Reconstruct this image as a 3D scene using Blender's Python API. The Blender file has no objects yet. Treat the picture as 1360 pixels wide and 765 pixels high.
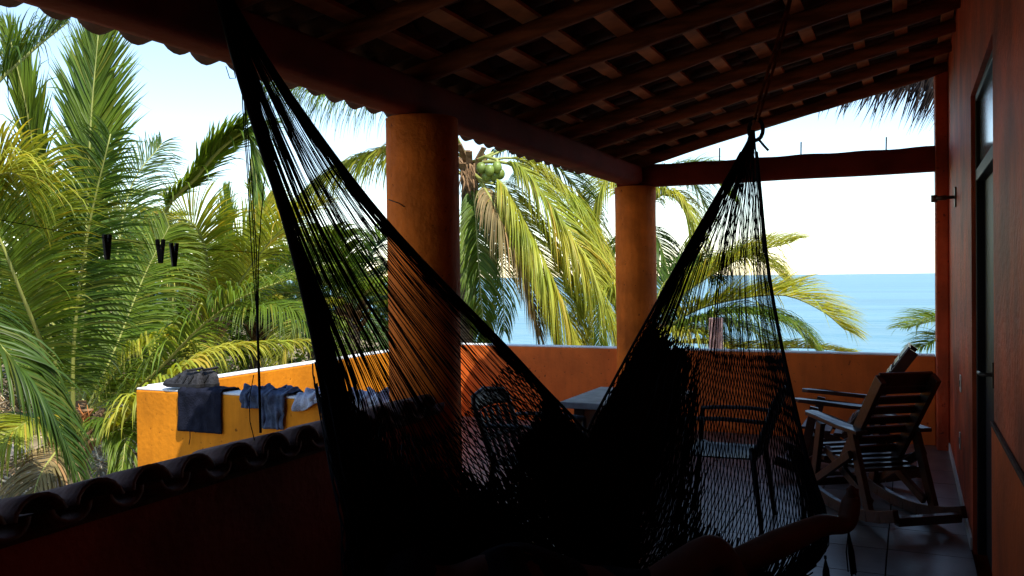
import bpy, math, random
from mathutils import Vector, Matrix
V = Vector
random.seed(7)
sc = bpy.context.scene
col = sc.collection
R = math.radians

# ------------------------------------------------------------------ camera
F0 = 1160.0
YAW, PITCH, ROLL = R(24.5), R(-.69), R(.66)
CAM = V((0, 0, 1.5))
FW = V((-math.sin(YAW)*math.cos(PITCH), math.cos(YAW)*math.cos(PITCH), math.sin(PITCH)))
RT0 = V((math.cos(YAW), math.sin(YAW), 0)); UP0 = RT0.cross(FW)
RT = RT0*math.cos(ROLL) - UP0*math.sin(ROLL)
UP = RT0*math.sin(ROLL) + UP0*math.cos(ROLL)
cd = bpy.data.cameras.new('camera'); cam = bpy.data.objects.new('camera', cd); col.objects.link(cam)
cd.sensor_width = 36; cd.lens = 36*F0/1360; cd.clip_start = .05; cd.clip_end = 60000
m = Matrix((RT, UP, -FW)).transposed().to_4x4(); m.translation = CAM; cam.matrix_world = m
sc.camera = cam
def at(px, py, d):          # a surveyed point: direction seen in the photograph and its distance
    return CAM + d*(FW + RT*((px-680)/F0) - UP*((py-382.5)/F0))

# ------------------------------------------------------------------ light
SUN = V((1, -.62, 1.73)).normalized()
el = math.asin(SUN.z); az = math.atan2(SUN.x, SUN.y)
w = bpy.data.worlds.new('World'); sc.world = w; w.use_nodes = True
nt = w.node_tree; nt.nodes.clear()
sky = nt.nodes.new('ShaderNodeTexSky'); sky.sky_type = 'NISHITA'; sky.sun_disc = False
sky.sun_elevation = el; sky.sun_rotation = az; sky.dust_density = .1; sky.air_density = 1.05; sky.ozone_density = 1.0
bg = nt.nodes.new('ShaderNodeBackground'); bg.inputs[1].default_value = .15
ow = nt.nodes.new('ShaderNodeOutputWorld'); nt.links.new(sky.outputs[0], bg.inputs[0]); nt.links.new(bg.outputs[0], ow.inputs[0])
sl = bpy.data.lights.new('sun', 'SUN'); sl.energy = 3.4; sl.angle = R(.5); sl.color = (1, .95, .86)
so = bpy.data.objects.new('sun', sl); col.objects.link(so); so.rotation_euler = SUN.to_track_quat('Z', 'Y').to_euler()
so.location = (6, -4, 12)
sc.view_settings.view_transform = 'Standard'; sc.view_settings.look = 'None'; sc.view_settings.exposure = 1.0
sc.cycles.max_bounces = 8; sc.cycles.transparent_max_bounces = 8
sc.cycles.use_denoising = True

# ------------------------------------------------------------------ materials
def mat(name, rgb, rough=.7, spec=.3, var=.12, scale=6, bump=.0, bscale=60, rgb2=None, transl=0, island=False, coat=0, stain=0, stretch=None, contrast=(.35, .65)):
    m = bpy.data.materials.new(name); m.use_nodes = True; t = m.node_tree; N = t.nodes; L = t.links
    p = N['Principled BSDF']; p.inputs['Roughness'].default_value = rough; p.inputs['Specular IOR Level'].default_value = spec
    p.inputs['Coat Weight'].default_value = coat
    tc = N.new('ShaderNodeTexCoord'); src = tc.outputs['Object']
    if stretch:
        mp = N.new('ShaderNodeMapping'); mp.inputs['Scale'].default_value = stretch; L.new(src, mp.inputs[0]); src = mp.outputs[0]
    no = N.new('ShaderNodeTexNoise'); no.inputs['Scale'].default_value = scale; no.inputs['Detail'].default_value = 5
    L.new(src, no.inputs['Vector'])
    rp = N.new('ShaderNodeValToRGB'); rp.color_ramp.elements[0].position = contrast[0]; rp.color_ramp.elements[1].position = contrast[1]
    a = rgb2 if rgb2 else tuple(c*(1-var*1.6) for c in rgb); b = rgb if rgb2 else tuple(min(1, c*(1+var)) for c in rgb)
    rp.color_ramp.elements[0].color = (*a, 1); rp.color_ramp.elements[1].color = (*b, 1)
    L.new(no.outputs['Fac'], rp.inputs[0]); colout = rp.outputs[0]
    if island:
        g = N.new('ShaderNodeNewGeometry'); mr = N.new('ShaderNodeMapRange'); mr.inputs[3].default_value = .62; mr.inputs[4].default_value = 1.35
        L.new(g.outputs['Random Per Island'], mr.inputs[0])
        mx = N.new('ShaderNodeVectorMath'); mx.operation = 'SCALE'; L.new(colout, mx.inputs[0]); L.new(mr.outputs[0], mx.inputs['Scale']); colout = mx.outputs[0]
        wn = N.new('ShaderNodeTexWhiteNoise'); wn.noise_dimensions = '1D'; L.new(g.outputs['Random Per Island'], wn.inputs['W'])
        cr = N.new('ShaderNodeValToRGB'); cr.color_ramp.elements[0].position = .86; cr.color_ramp.elements[1].position = .97
        cr.color_ramp.elements[0].color = (0, 0, 0, 1); cr.color_ramp.elements[1].color = (.75, .75, .75, 1); L.new(wn.outputs['Value'], cr.inputs[0])
        mb = N.new('ShaderNodeMix'); mb.data_type = 'RGBA'; L.new(cr.outputs[0], mb.inputs[0]); L.new(colout, mb.inputs[6]); mb.inputs[7].default_value = (min(1, rgb[0]*1.3+.06), rgb[1]*.95+.04, rgb[2]+.01, 1); colout = mb.outputs[2]
    if stain:
        ms1 = N.new('ShaderNodeMapping'); ms1.inputs['Scale'].default_value = (5, 5, .7); L.new(tc.outputs['Object'], ms1.inputs[0])
        ns = N.new('ShaderNodeTexNoise'); ns.inputs['Scale'].default_value = 1.6; ns.inputs['Detail'].default_value = 8; ns.inputs['Roughness'].default_value = .65; L.new(ms1.outputs[0], ns.inputs['Vector'])
        rs_ = N.new('ShaderNodeValToRGB'); rs_.color_ramp.elements[0].position = .36; rs_.color_ramp.elements[1].position = .56
        rs_.color_ramp.elements[0].color = (1-stain, 1-stain*1.05, 1-stain*.9, 1); rs_.color_ramp.elements[1].color = (1, 1, 1, 1); L.new(ns.outputs['Fac'], rs_.inputs[0])
        vo = N.new('ShaderNodeTexNoise'); vo.inputs['Scale'].default_value = 30; vo.inputs['Detail'].default_value = 3; L.new(tc.outputs['Object'], vo.inputs['Vector'])
        rv = N.new('ShaderNodeValToRGB'); rv.color_ramp.elements[0].position = .27; rv.color_ramp.elements[1].position = .33; rv.color_ramp.elements[0].color = (.35, .32, .35, 1); rv.color_ramp.elements[1].color = (1, 1, 1, 1); L.new(vo.outputs['Fac'], rv.inputs[0])
        m1 = N.new('ShaderNodeVectorMath'); m1.operation = 'MULTIPLY'; L.new(colout, m1.inputs[0]); L.new(rs_.outputs[0], m1.inputs[1])
        m2 = N.new('ShaderNodeVectorMath'); m2.operation = 'MULTIPLY'; L.new(m1.outputs[0], m2.inputs[0]); L.new(rv.outputs[0], m2.inputs[1]); colout = m2.outputs[0]
    L.new(colout, p.inputs['Base Color'])
    if bump:
        n2 = N.new('ShaderNodeTexNoise'); n2.inputs['Scale'].default_value = bscale; n2.inputs['Detail'].default_value = 6; L.new(src, n2.inputs['Vector'])
        bp = N.new('ShaderNodeBump'); bp.inputs['Strength'].default_value = bump; bp.inputs['Distance'].default_value = .01
        L.new(n2.outputs['Fac'], bp.inputs['Height']); L.new(bp.outputs[0], p.inputs['Normal'])
    if transl:
        tr = N.new('ShaderNodeBsdfTranslucent'); ms = N.new('ShaderNodeMixShader'); ms.inputs[0].default_value = transl
        sc2 = N.new('ShaderNodeVectorMath'); sc2.operation = 'MULTIPLY'; sc2.inputs[1].default_value = (1.5, 1.35, .5)
        L.new(colout, sc2.inputs[0]); L.new(sc2.outputs[0], tr.inputs[0])
        L.new(p.outputs[0], ms.inputs[1]); L.new(tr.outputs[0], ms.inputs[2]); L.new(ms.outputs[0], N['Material Output'].inputs[0])
    return m
M = {}
M['orange'] = mat('yellow_orange_paint', (.70, .235, .010), .8, .15, .13, 2.2, .4, 30, stain=.2)
M['terra'] = mat('orange_red_paint', (.74, .155, .020), .7, .25, .12, 2.5, .4, 30, stain=.16)
M['rust'] = mat('rust_red_paint', (.55, .082, .022), .6, .3, .3, 2.2, .8, 26, stain=.16)
M['beamred'] = mat('dark_red_paint', (.14, .020, .012), .8, .1, .2, 3, .4, 30)
M['rustshade'] = mat('shaded_rust_red_paint', (.30, .038, .014), .75, .12, .25, 2.2, .6, 26)  # darker copy of the rust red: the low wall's shade put into its colour
M['column'] = mat('orange_column_paint', (.62, .145, .014), .75, .15, .22, 3, .8, 30, stain=.22)
M['dado'] = mat('dado_paint', (.56, .085, .012), .7, .15, .15, 3, .4, 30)
M['white'] = mat('whitewash', (.80, .80, .77), .8, .2, .08, 8, .3, 50)
M['log'] = mat('reddish_log', (.20, .068, .030), .75, .12, .3, 4, .5, 25, stretch=(.6, 5, 5))
M['batten'] = mat('batten_wood', (.46, .20, .09), .75, .15, .25, 5, .4, 25)
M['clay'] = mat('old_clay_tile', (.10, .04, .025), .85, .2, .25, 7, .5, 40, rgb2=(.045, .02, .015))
M['cope'] = mat('weathered_coping_tile', (.19, .125, .11), .9, .1, .25, 9, .6, 40, rgb2=(.09, .05, .045))
M['tile'] = mat('glazed_floor_tile', (.17, .135, .12), .34, .45, .2, 3.5, .12, 30, rgb2=(.10, .08, .072))
M['grout'] = mat('grout', (.035, .03, .027), .9, .1, .2, 20)
M['black'] = mat('black_cord', (.004, .004, .007), .85, .1, .2, 20)
M['net'] = mat('navy_black_net_cord', (.005, .005, .009), .8, .12, .2, 20)
M['door'] = mat('black_door_paint', (.012, .011, .012), .5, .3, .2, 5)
M['wood'] = mat('varnished_rocker_wood', (.05, .014, .006), .4, .4, .35, 5, .25, 40, coat=.1, stretch=(1, 1, 1))
M['plastic'] = mat('dark_plastic', (.012, .014, .02), .5, .4, .1, 5)
M['stone'] = mat('grey_table_slab', (.36, .37, .39), .5, .4, .15, 12, .2, 60)
M['metal'] = mat('dull_metal', (.07, .05, .04), .45, .5, .2, 20)
M['rust_iron'] = mat('rusty_rebar', (.05, .03, .025), .8, .2, .2, 30)
M['pale'] = mat('pale_plastic', (.62, .58, .5), .5, .3, .05, 10)
M['navy'] = mat('navy_cloth', (.012, .014, .026), .9, .1, .2, 14, .6, 90)
M['slate'] = mat('slate_blue_cloth', (.075, .10, .16), .9, .1, .3, 16, .7, 80)
M['lightcloth'] = mat('pale_blue_cloth', (.42, .46, .56), .9, .1, .2, 12, .7, 80)
M['shoe'] = mat('dark_grey_mesh_shoe', (.042, .043, .05), .8, .2, .3, 60, .6, 200)
M['shoedark'] = mat('black_rubber', (.018, .018, .02), .7, .3, .2, 30)
M['skin'] = mat('brown_skin', (.095, .034, .019), .65, .2, .1, 8, .15, 60)
M['fabric'] = mat('black_shorts', (.01, .01, .014), .9, .1, .2, 20)
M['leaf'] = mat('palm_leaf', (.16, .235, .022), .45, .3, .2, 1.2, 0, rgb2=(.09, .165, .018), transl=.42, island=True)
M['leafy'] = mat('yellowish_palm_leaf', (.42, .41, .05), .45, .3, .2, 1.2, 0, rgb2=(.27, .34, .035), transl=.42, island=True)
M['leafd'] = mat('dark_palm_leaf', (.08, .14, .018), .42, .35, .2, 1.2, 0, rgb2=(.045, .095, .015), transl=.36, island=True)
M['leafb'] = mat('dry_brown_palm_leaf', (.30, .22, .10), .7, .2, .2, 2, 0, rgb2=(.16, .13, .05), transl=.2, island=True)
M['rachis'] = mat('yellow_green_midrib', (.34, .36, .09), .45, .4, .15, 3)
M['trunk'] = mat('palm_trunk_bark', (.22, .17, .13), .9, .1, .25, 6, .8, 14, rgb2=(.10, .075, .055), stretch=(1, 1, 5))
M['fibre'] = mat('brown_palm_fibre', (.32, .20, .11), .9, .1, .3, 12, .7, 40, rgb2=(.14, .08, .04))
M['stalk'] = mat('orange_flower_stalk', (.50, .19, .06), .7, .2, .2, 12)
M['coco'] = mat('green_coconut_husk', (.20, .27, .05), .4, .45, .12, 5)
M['cocoy'] = mat('yellow_coconut_husk', (.60, .52, .05), .45, .4, .15, 5)
M['thatch'] = mat('dry_thatch', (.05, .042, .04), .9, .1, .3, 12, island=True)
M['rock'] = mat('pale_rock', (.46, .41, .35), .9, .2, .2, 3, .8, 10, rgb2=(.28, .23, .18))
M['twig'] = mat('pale_twig', (.55, .45, .30), .9, .1, .2, 10, island=True)
M['litter'] = mat('dry_leaf_litter', (.30, .21, .11), .9, .1, .3, 10, rgb2=(.12, .08, .04), island=True)
M['ground'] = mat('sandy_soil', (.36, .28, .18), .95, .1, .3, 1.3, .8, 8, rgb2=(.12, .09, .05))
M['pinkpost'] = mat('pink_painted_concrete', (.78, .52, .46), .8, .2, .1, 5)
M['glass'] = mat('transom_glass', (.20, .23, .27), .12, .8, .1, 3)
# sea
sm = bpy.data.materials.new('sea_water'); sm.use_nodes = True; t = sm.node_tree; p = t.nodes['Principled BSDF']
p.inputs['Specular IOR Level'].default_value = .32; p.inputs['Roughness'].default_value = .3; p.inputs['IOR'].default_value = 1.33
tc = t.nodes.new('ShaderNodeTexCoord')
def sea_noise(scale, st, dist, prev):
    mp = t.nodes.new('ShaderNodeMapping'); mp.inputs['Scale'].default_value = st; mp.inputs['Rotation'].default_value = (0, 0, R(12))
    n = t.nodes.new('ShaderNodeTexNoise'); n.inputs['Scale'].default_value = scale; n.inputs['Detail'].default_value = 6
    b = t.nodes.new('ShaderNodeBump'); b.inputs['Strength'].default_value = .9; b.inputs['Distance'].default_value = dist
    t.links.new(tc.outputs['Object'], mp.inputs[0]); t.links.new(mp.outputs[0], n.inputs['Vector']); t.links.new(n.outputs['Fac'], b.inputs['Height'])
    if prev: t.links.new(prev.outputs[0], b.inputs['Normal'])
    return b
b1 = sea_noise(.05, (.5, 1, 1), 2.0, None); b2 = sea_noise(.6, (.6, 1, 1), .35, b1)
t.links.new(b2.outputs[0], p.inputs['Normal'])
nn = t.nodes.new('ShaderNodeTexNoise'); nn.inputs['Scale'].default_value = .012; nn.inputs['Detail'].default_value = 7
mp = t.nodes.new('ShaderNodeMapping'); mp.inputs['Scale'].default_value = (.25, 1, 1)
t.links.new(tc.outputs['Object'], mp.inputs[0]); t.links.new(mp.outputs[0], nn.inputs['Vector'])
rp = t.nodes.new('ShaderNodeValToRGB'); rp.color_ramp.elements[0].position = .35; rp.color_ramp.elements[1].position = .7
rp.color_ramp.elements[0].color = (.05, .18, .245, 1); rp.color_ramp.elements[1].color = (.10, .26, .32, 1)
t.links.new(nn.outputs['Fac'], rp.inputs[0]); t.links.new(rp.outputs[0], p.inputs['Base Color'])
M['sea'] = sm

# ------------------------------------------------------------------ mesh helpers
class MB:
    def __init__(s): s.v = []; s.f = []; s.sm = []
    def add(s, vs, fs, smooth=False):
        o = len(s.v); s.v += [V(x) for x in vs]; s.f += [tuple(i+o for i in f) for f in fs]; s.sm += [smooth]*len(fs)
        return s
    def box(s, a, b, X=None):            # corners a, b; optional matrix
        (x0, y0, z0), (x1, y1, z1) = a, b
        vs = [V(q) for q in ((x0,y0,z0),(x1,y0,z0),(x1,y1,z0),(x0,y1,z0),(x0,y0,z1),(x1,y0,z1),(x1,y1,z1),(x0,y1,z1))]
        if X: vs = [X @ q for q in vs]
        return s.add(vs, [(0,3,2,1),(4,5,6,7),(0,1,5,4),(1,2,6,5),(2,3,7,6),(3,0,4,7)])
    def bar(s, p, q, wd, th, up=V((0,0,1))):   # rectangular bar p->q, width across, thickness along up
        p, q = V(p), V(q); d = (q-p).normalized(); sd = d.cross(up)
        if sd.length < 1e-4: sd = d.cross(V((1,0,0)))
        sd.normalize(); u = sd.cross(d).normalized()
        vs = [e + sd*a*wd/2 + u*b*th/2 for e in (p, q) for a, b in ((-1,-1),(1,-1),(1,1),(-1,1))]
        return s.add(vs, [(3,2,1,0),(4,5,6,7),(0,1,5,4),(1,2,6,5),(2,3,7,6),(3,0,4,7)])
    def tube(s, pts, r, n=8, cap=True, smooth=True, sq=1.0):
        pts = [V(x) for x in pts]; rs = r if isinstance(r, (list, tuple)) else [r]*len(pts)
        vs = []; fs = []; ref = None
        for i, pt in enumerate(pts):
            d = (pts[min(i+1, len(pts)-1)] - pts[max(i-1, 0)]).normalized()
            if ref is None: ref = d.cross(V((0,0,1)) if abs(d.z) < .9 else V((1,0,0))).normalized()
            ref = (ref - d*ref.dot(d)).normalized(); b = d.cross(ref)
            for k in range(n):
                a = 2*math.pi*k/n; vs.append(pt + ref*math.cos(a)*rs[i] + b*math.sin(a)*rs[i]*sq)
        for i in range(len(pts)-1):
            for k in range(n): fs.append((i*n+k, i*n+(k+1) % n, (i+1)*n+(k+1) % n, (i+1)*n+k))
        if cap: fs += [tuple(range(n))[::-1], tuple((len(pts)-1)*n+k for k in range(n))]
        return s.add(vs, fs, smooth)
    def ball(s, c, r, nu=10, nv=7, sx=(1,1,1)):
        c = V(c); vs = []; fs = []
        for j in range(nv+1):
            ph = math.pi*j/nv
            for i in range(nu):
                a = 2*math.pi*i/nu
                vs.append(c + V((math.sin(ph)*math.cos(a)*r*sx[0], math.sin(ph)*math.sin(a)*r*sx[1], math.cos(ph)*r*sx[2])))
        for j in range(nv):
            for i in range(nu): fs.append((j*nu+i, (j+1)*nu+i, (j+1)*nu+(i+1) % nu, j*nu+(i+1) % nu))
        return s.add(vs, fs, True)
    def grid(s, fn, nu, nv, smooth=True):
        vs = [fn(i/nu, j/nv) for i in range(nu+1) for j in range(nv+1)]
        fs = [(i*(nv+1)+j, (i+1)*(nv+1)+j, (i+1)*(nv+1)+j+1, i*(nv+1)+j+1) for i in range(nu) for j in range(nv)]
        return s.add(vs, fs, smooth)
    def mesh(s, name, material, origin=V((0,0,0))):
        me = bpy.data.meshes.new(name); me.from_pydata([v-origin for v in s.v], [], s.f)
        me.polygons.foreach_set('use_smooth', s.sm); me.materials.append(material); me.update()
        return me
    def build(s, name, material, parent=None, bevel=0, solid=0, kind=None, label=None):
        org = V((0,0,0))
        q = parent
        while q is not None: org = org + q.location; q = q.parent
        o = bpy.data.objects.new(name, s.mesh(name, material, org)); col.objects.link(o)
        if parent: o.parent = parent
        if solid:
            k = o.modifiers.new('solid', 'SOLIDIFY'); k.thickness = solid; k.offset = 0
        if bevel:
            k = o.modifiers.new('bevel', 'BEVEL'); k.width = bevel; k.segments = 2; k.limit_method = 'ANGLE'
        if kind: o['kind'] = kind
        if label: o['label'] = label
        return o
def thing(name, label, cat, loc=(0,0,0), group=None):
    o = bpy.data.objects.new(name, None); col.objects.link(o); o.location = loc; o.empty_display_size = .2
    o['label'] = label; o['category'] = cat
    if group: o['group'] = group
    return o
def piece(name, me, parent, loc=(0,0,0), rot=None, scale=None):
    o = bpy.data.objects.new(name, me); col.objects.link(o); o.parent = parent; o.location = loc
    if rot: o.rotation_euler = rot
    if scale: o.scale = scale
    return o
def cat_rom(P, t):
    n = len(P)-1; x = min(max(t, 0), .99999)*n; i = int(x); f = x-i
    p1, p2 = P[i], P[i+1]; p0 = P[i-1] if i > 0 else p1*2-p2; p3 = P[i+2] if i+2 <= n else p2*2-p1
    return .5*((2*p1)+(p2-p0)*f+(2*p0-5*p1+4*p2-p3)*f*f+(3*p1-p0-3*p2+p3)*f*f*f)
rnd = random.uniform

# ------------------------------------------------------------------ setting: ground, sea, floor
def terrain_z(x, y):
    # level garden beside the house, falling to the shore along +y; stays higher to the west
    west = min(1, max(0, (-x-10)/14.0))
    e = y - (14 + 22*west)
    s_ = min(1, max(0, e/30.0)); s_ = s_*s_*(3-2*s_)
    z = -1.15 - 12.5*s_
    if x < -7: z += .35*math.sin(x*.5)*math.cos(y*.37) + .15*math.sin(x*1.3+y*.9)
    if x < -30: z += 2.0*min(1, (-x-30)/20)*(1-s_)
    if y > 60: z = min(z, -13.6)
    return z
g = MB()
xs = [-400, -250, -150, -100] + [-80+2*i for i in range(66)] + [80, 150, 300]
ys = [-200, -120, -60] + [-30+2*i for i in range(56)] + [110, 200]
vs = [V((x, y, terrain_z(x, y))) for x in xs for y in ys]
ny = len(ys)
g.add(vs, [(i*ny+j, (i+1)*ny+j, (i+1)*ny+j+1, i*ny+j+1) for i in range(len(xs)-1) for j in range(ny-1)], True)
g.build('ground', M['ground'], kind='structure')
MB().add([(-30000, 20, -12.2), (30000, 20, -12.2), (30000, 40000, -12.2), (-30000, 40000, -12.2)], [(0,1,2,3)]).build('sea', M['sea'], kind='structure')
# veranda slab with grout bed and tiles
YB, YE, XW, XT = -1.2, 8.4, .3, -4.7
fl = MB(); fl.box((-2.6, YB, -.25), (XW, YE+.15, -.012)); fl.box((XT-.15, 4.15, -.25), (-2.601, YE+.15, -.012))
floor = fl.build('floor', M['grout'], kind='structure')
TS = .44; tb = MB()
e_ = .004; h_ = .012
tb.box((e_, e_, -h_), (TS-e_, TS-e_, 0)); tm = tb.mesh('tile', M['tile'])
ox, oy = -.12, 5.14
for i in range(-11, 1):
    for j in range(-9, 8):
        x, y = ox+i*TS, oy+j*TS
        if x < -2.5 and y < 4.2: continue
        x0, x1 = max(x, XT), min(x+TS, XW-.002); y1 = min(y+TS, YE-.002); y0 = max(y, 1.2 if x > -2.5 else 4.3)
        if x1-x0 < .03 or y1-y0 < .03: continue
        o = piece('tile', tm, floor, (x0, y0, rnd(-.0006, .0006)))
        o.scale = ((x1-x0)/TS, (y1-y0)/TS, 1)

# ------------------------------------------------------------------ house (right wall, door, transom, back wall)
house = thing('house', 'rust red plastered house wall with dark doorway on the right of the veranda', 'house', (XW, 0, 0))
DY0, DY1, DZ, TZ0, TZ1 = 3.92, 5.27, 1.98, 2.04, 2.44
wl = MB()
WT = XW+.2
wl.box((XW, YB-.2, -.25), (WT, DY0, 3.9)); wl.box((XW, DY1, -.25), (WT, YE+.15, 3.9)); wl.box((XW, DY0, TZ1), (WT, DY1, 3.9))
wall = wl.build('wall', M['rust'], house)
MB().box((.2, 8.18, -.25), (XW-.001, YE+.15, 3.7)).build('corner_pilaster', M['rust'], house, bevel=.012)
MB().box((XW-.012, 1.2, 0), (XW-.001, DY0-.02, .9)).build('dado', M['dado'], house, bevel=.006)
lg = MB(); lg.box((XW-.017, 1.2, .9003), (XW-.001, DY0-.02, .915)); lg.build('dado_shadow_ledge', M['clay'], house, bevel=.004)  # ledge coloured dark to stand for the shadow line along the dado top
MB().box((XW-.012, DY1+.02, .003), (XW-.001, 8.17, .07)).build('skirting', M['pale'], house)
# room behind
rm = MB()
rm.box((WT+.001, YB-.2, -.3), (WT+4, YE+.15, -.05)); rm.box((WT+4, YB-.2, -.3), (WT+4.2, YE+.15, 3.9)); rm.box((WT, YB-.4, -.3), (WT+4.2, YB-.201, 3.9)); rm.box((WT+.001, YE-.05, -.3), (WT+4, YE+.15, 3.9))
rm.build('rear_walls', M['rust'], house)
MB().box((XW-.02, YB-.2, 3.901), (WT+4.3, YE+.2, 4.05)).build('flat_roof', M['rust'], house)
df = MB()
df.box((XW+.02, DY0, 0), (XW+.1, DY0+.05, TZ1-.002)); df.box((XW+.02, DY1-.05, 0), (XW+.1, DY1, TZ1-.002)); df.box((XW+.02, DY0+.05, DZ), (XW+.1, DY1-.05, TZ0)); df.box((XW+.02, DY0+.05, TZ1-.04), (XW+.1, DY1-.05, TZ1-.002))
dfr = df.build('door_frame', M['door'], house, bevel=.004)
dl = MB(); dl.box((XW+.06, DY0+.052, .01), (XW+.1, DY1-.052, DZ-.003))
door = dl.build('door', M['door'], house, bevel=.004)
hd = MB(); hd.tube([(XW+.055, 4.62, 1.02), (XW-.0, 4.62, 1.02), (XW-.005, 4.72, 1.02)], .009, 8); hd.box((XW+.045, 4.6, .96), (XW+.058, 4.64, 1.08)); hd.build('handle', M['metal'], door)
tw = MB(); tw.box((XW+.04, DY0+.052, TZ0+.002), (XW+.05, DY1-.052, TZ1-.042)); tw.build('transom_window', M['glass'], house)
# sloping boxed brace above the door

for y, z in ((6.35, .78), (6.45, .39)):
    sw = thing('wall_socket', 'small pale %s plate on the red wall, %s' % (('switch', 'upper of the two beside the rocking chairs') if z > .5 else ('socket', 'lower of the two beside the rocking chairs')), 'socket', (XW, y, z))
    MB().box((XW-.009, y-.035, z-.055), (XW-.0005, y+.035, z+.055)).build('plate', M['pale'], sw, bevel=.003)
    MB().box((XW-.014, y-.012, z-.02), (XW-.0092, y+.012, z+.02)).build('rocker' if z > .5 else 'outlet', M['metal'], sw)
hk = thing('hammock_hook', 'rusty metal hammock hook sticking out of the red wall above the rocking chairs', 'hook', (XW, 6.9, 2.03))
MB().box((XW-.012, 6.86, 1.96), (XW-.0005, 6.94, 2.10)).build('plate', M['metal'], hk, bevel=.003)
MB().tube([(XW-.012, 6.9, 2.03), (XW-.06, 6.9, 2.03), (XW-.061, 6.9, 2.03), (XW-.14, 6.9, 2.025)], [.012, .012, .018, .016], 8).build('arm', M['metal'], hk)
MB().tube([(XW-.141, 6.9, 2.00), (XW-.141, 6.9, 2.05)], [.02, .02], 8).build('end_knob', M['metal'], hk)

# added, unseen: end and side walls behind the camera that keep light out
ew = thing('added_end_wall', 'added rust red end wall, unseen behind the viewer, keeping the veranda dark', 'wall', (-1, YB, 0))
MB().box((-2.6, YB-.2, -.25), (XW-.001, YB, 3.3)).build('wall', M['rust'], ew)
MB().box((-2.601, YB, -.25), (-2.4, 1.15, 2.37)).build('added_side_wall', M['rust'], ew)

# ------------------------------------------------------------------ parapets
def parapet(name, label, cat, a, b, h, cap=True, material='orange'):
    (x0, y0), (x1, y1) = a, b
    t_ = thing(name, label, cat, ((x0+x1)/2, (y0+y1)/2, 0))
    MB().box((x0, y0, -.25), (x1, y1, h-.014)).build('wall', M[material], t_, bevel=.01)
    if cap: MB().box((x0+.004, y0+.004, h-.0138), (x1-.004, y1-.004, h)).build('coping', M['white'], t_, bevel=.005)
    return t_
parapet('parapet_wall', 'yellow orange parapet with white top where clothes and shoes are drying', 'parapet', (-4.76, 4.30), (-2.64, 4.45), .785)
parapet('parapet_wall', 'sunlit orange parapet running seaward at the far left of the terrace', 'parapet', (-4.83, 4.451), (-4.70, 8.4), .785)
parapet('parapet_wall', 'long orange red parapet across the sea end of the veranda behind table and chairs', 'parapet', (-4.83, 8.401), (.199, 8.55), .785, material='terra')
lw = thing('low_wall', 'dark low wall topped with curved clay tiles in left foreground', 'wall', (-2.45, 2.5, 0))
MB().box((-2.53, 1.151, -.25), (-2.38, 4.02, .74)).build('wall', M['rustshade'], lw)
# coping tiles laid across the wall, each its own piece
def barrel(r0, r1, L, th, up=1, n=9, seg=4):
    b = MB(); vs = []; fs = []
    for j in range(seg+1):
        tt = j/seg; r = r0+(r1-r0)*tt
        for k in range(n):
            a = math.pi*(.04+.92*k/(n-1))
            for q in (r, r-th): vs.append(V((-L*tt, math.cos(a)*q, up*math.sin(a)*q*.85)))
    W = 2*n
    for j in range(seg):
        for k in range(n-1):
            a = j*W+2*k
            fs += [(a, a+2, a+W+2, a+W), (a+1, a+W+1, a+W+3, a+3)]
        fs += [(j*W, j*W+W, j*W+W+1, j*W+1), (j*W+W-2, j*W+W-1, j*W+2*W-1, j*W+2*W-2)]
    for j in (0, seg):
        for k in range(n-1):
            a = j*W+2*k; fs.append((a, a+1, a+3, a+2) if j == 0 else (a, a+2, a+3, a+1))
    if up < 0: fs = [f[::-1] for f in fs]
    return b.add(vs, fs, True)
cov = barrel(.088, .072, .40, .014).mesh('coping_tile', M['cope']); cha = barrel(.072, .088, .40, .014, -1).mesh('coping_tile', M['cope'])
y = 1.30; k = 0
while y < 4.0:
    piece('coping_tile', cha, lw, (.19, y-2.5+.1, .85), (rnd(-.03, .03), -.22+rnd(-.02, .02), rnd(-.03, .03)))
    piece('coping_tile', cov, lw, (.20+rnd(-.012, .012), y-2.5, .83+rnd(-.004, .004)), (rnd(-.04, .04), -.20+rnd(-.03, .03), rnd(-.05, .05)))
    y += .2; k += 1
MB().box((-2.54, 1.152, .7402), (-2.37, 4.02, .79)).build('mortar_bed', M['clay'], lw)

# ------------------------------------------------------------------ columns and beams
def column(x, y, h, label):
    c = thing('column', label, 'column', (x, y, 0), 'round orange veranda columns')
    b = MB(); n = 28; pts = [(x+rnd(-.002, .002), y+rnd(-.002, .002), z) for z in [0, .3, .6, .9, 1.2, 1.5, 1.8, 2.1, h-.002]]
    b.tube(pts, [.2*rnd(.992, 1.008) for _ in pts], n); b.build('shaft', M['column'], c)
    return c
column(-2.45, 4.2, 2.38, 'thick round orange column behind the left half of the hammock')
column(-2.45, 8.32, 2.37, 'round orange column on the sea parapet at the corner under the beam')
eb = thing('eave_beam', 'dark red eave beam along the tops of the round columns', 'beam', (-2.45, 4, 2.4))
b = MB()
def ebf(u, v):
    yy = YB + (8.199-YB)*u; a = 2*math.pi*v
    cx, cz = math.cos(a), math.sin(a); k_ = 1/max(abs(cx), abs(cz))**.75
    return V((-2.455+.115*cx*k_+.006*math.sin(yy*2.3), yy, 2.475+.095*cz*k_+.004*math.sin(yy*3.1)))
b.grid(ebf, 30, 20); b.build('beam', M['beamred'], eb)
gb = thing('end_beam', 'dark red concrete beam with rebar stubs spanning column to wall at the sea end', 'beam', (-1, 8.3, 2.4))
def gbf(u, v):
    xx = -2.62 + (.199+2.62)*u; a = 2*math.pi*v; cx, cz = math.cos(a), math.sin(a); k_ = 1/max(abs(cx), abs(cz))**.9
    return V((xx, 8.33+.085*cx*k_, 2.472+.107*cz*k_ + .002*math.sin(xx*5)+.004*math.sin(xx*13)*(cz > .5)))
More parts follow.
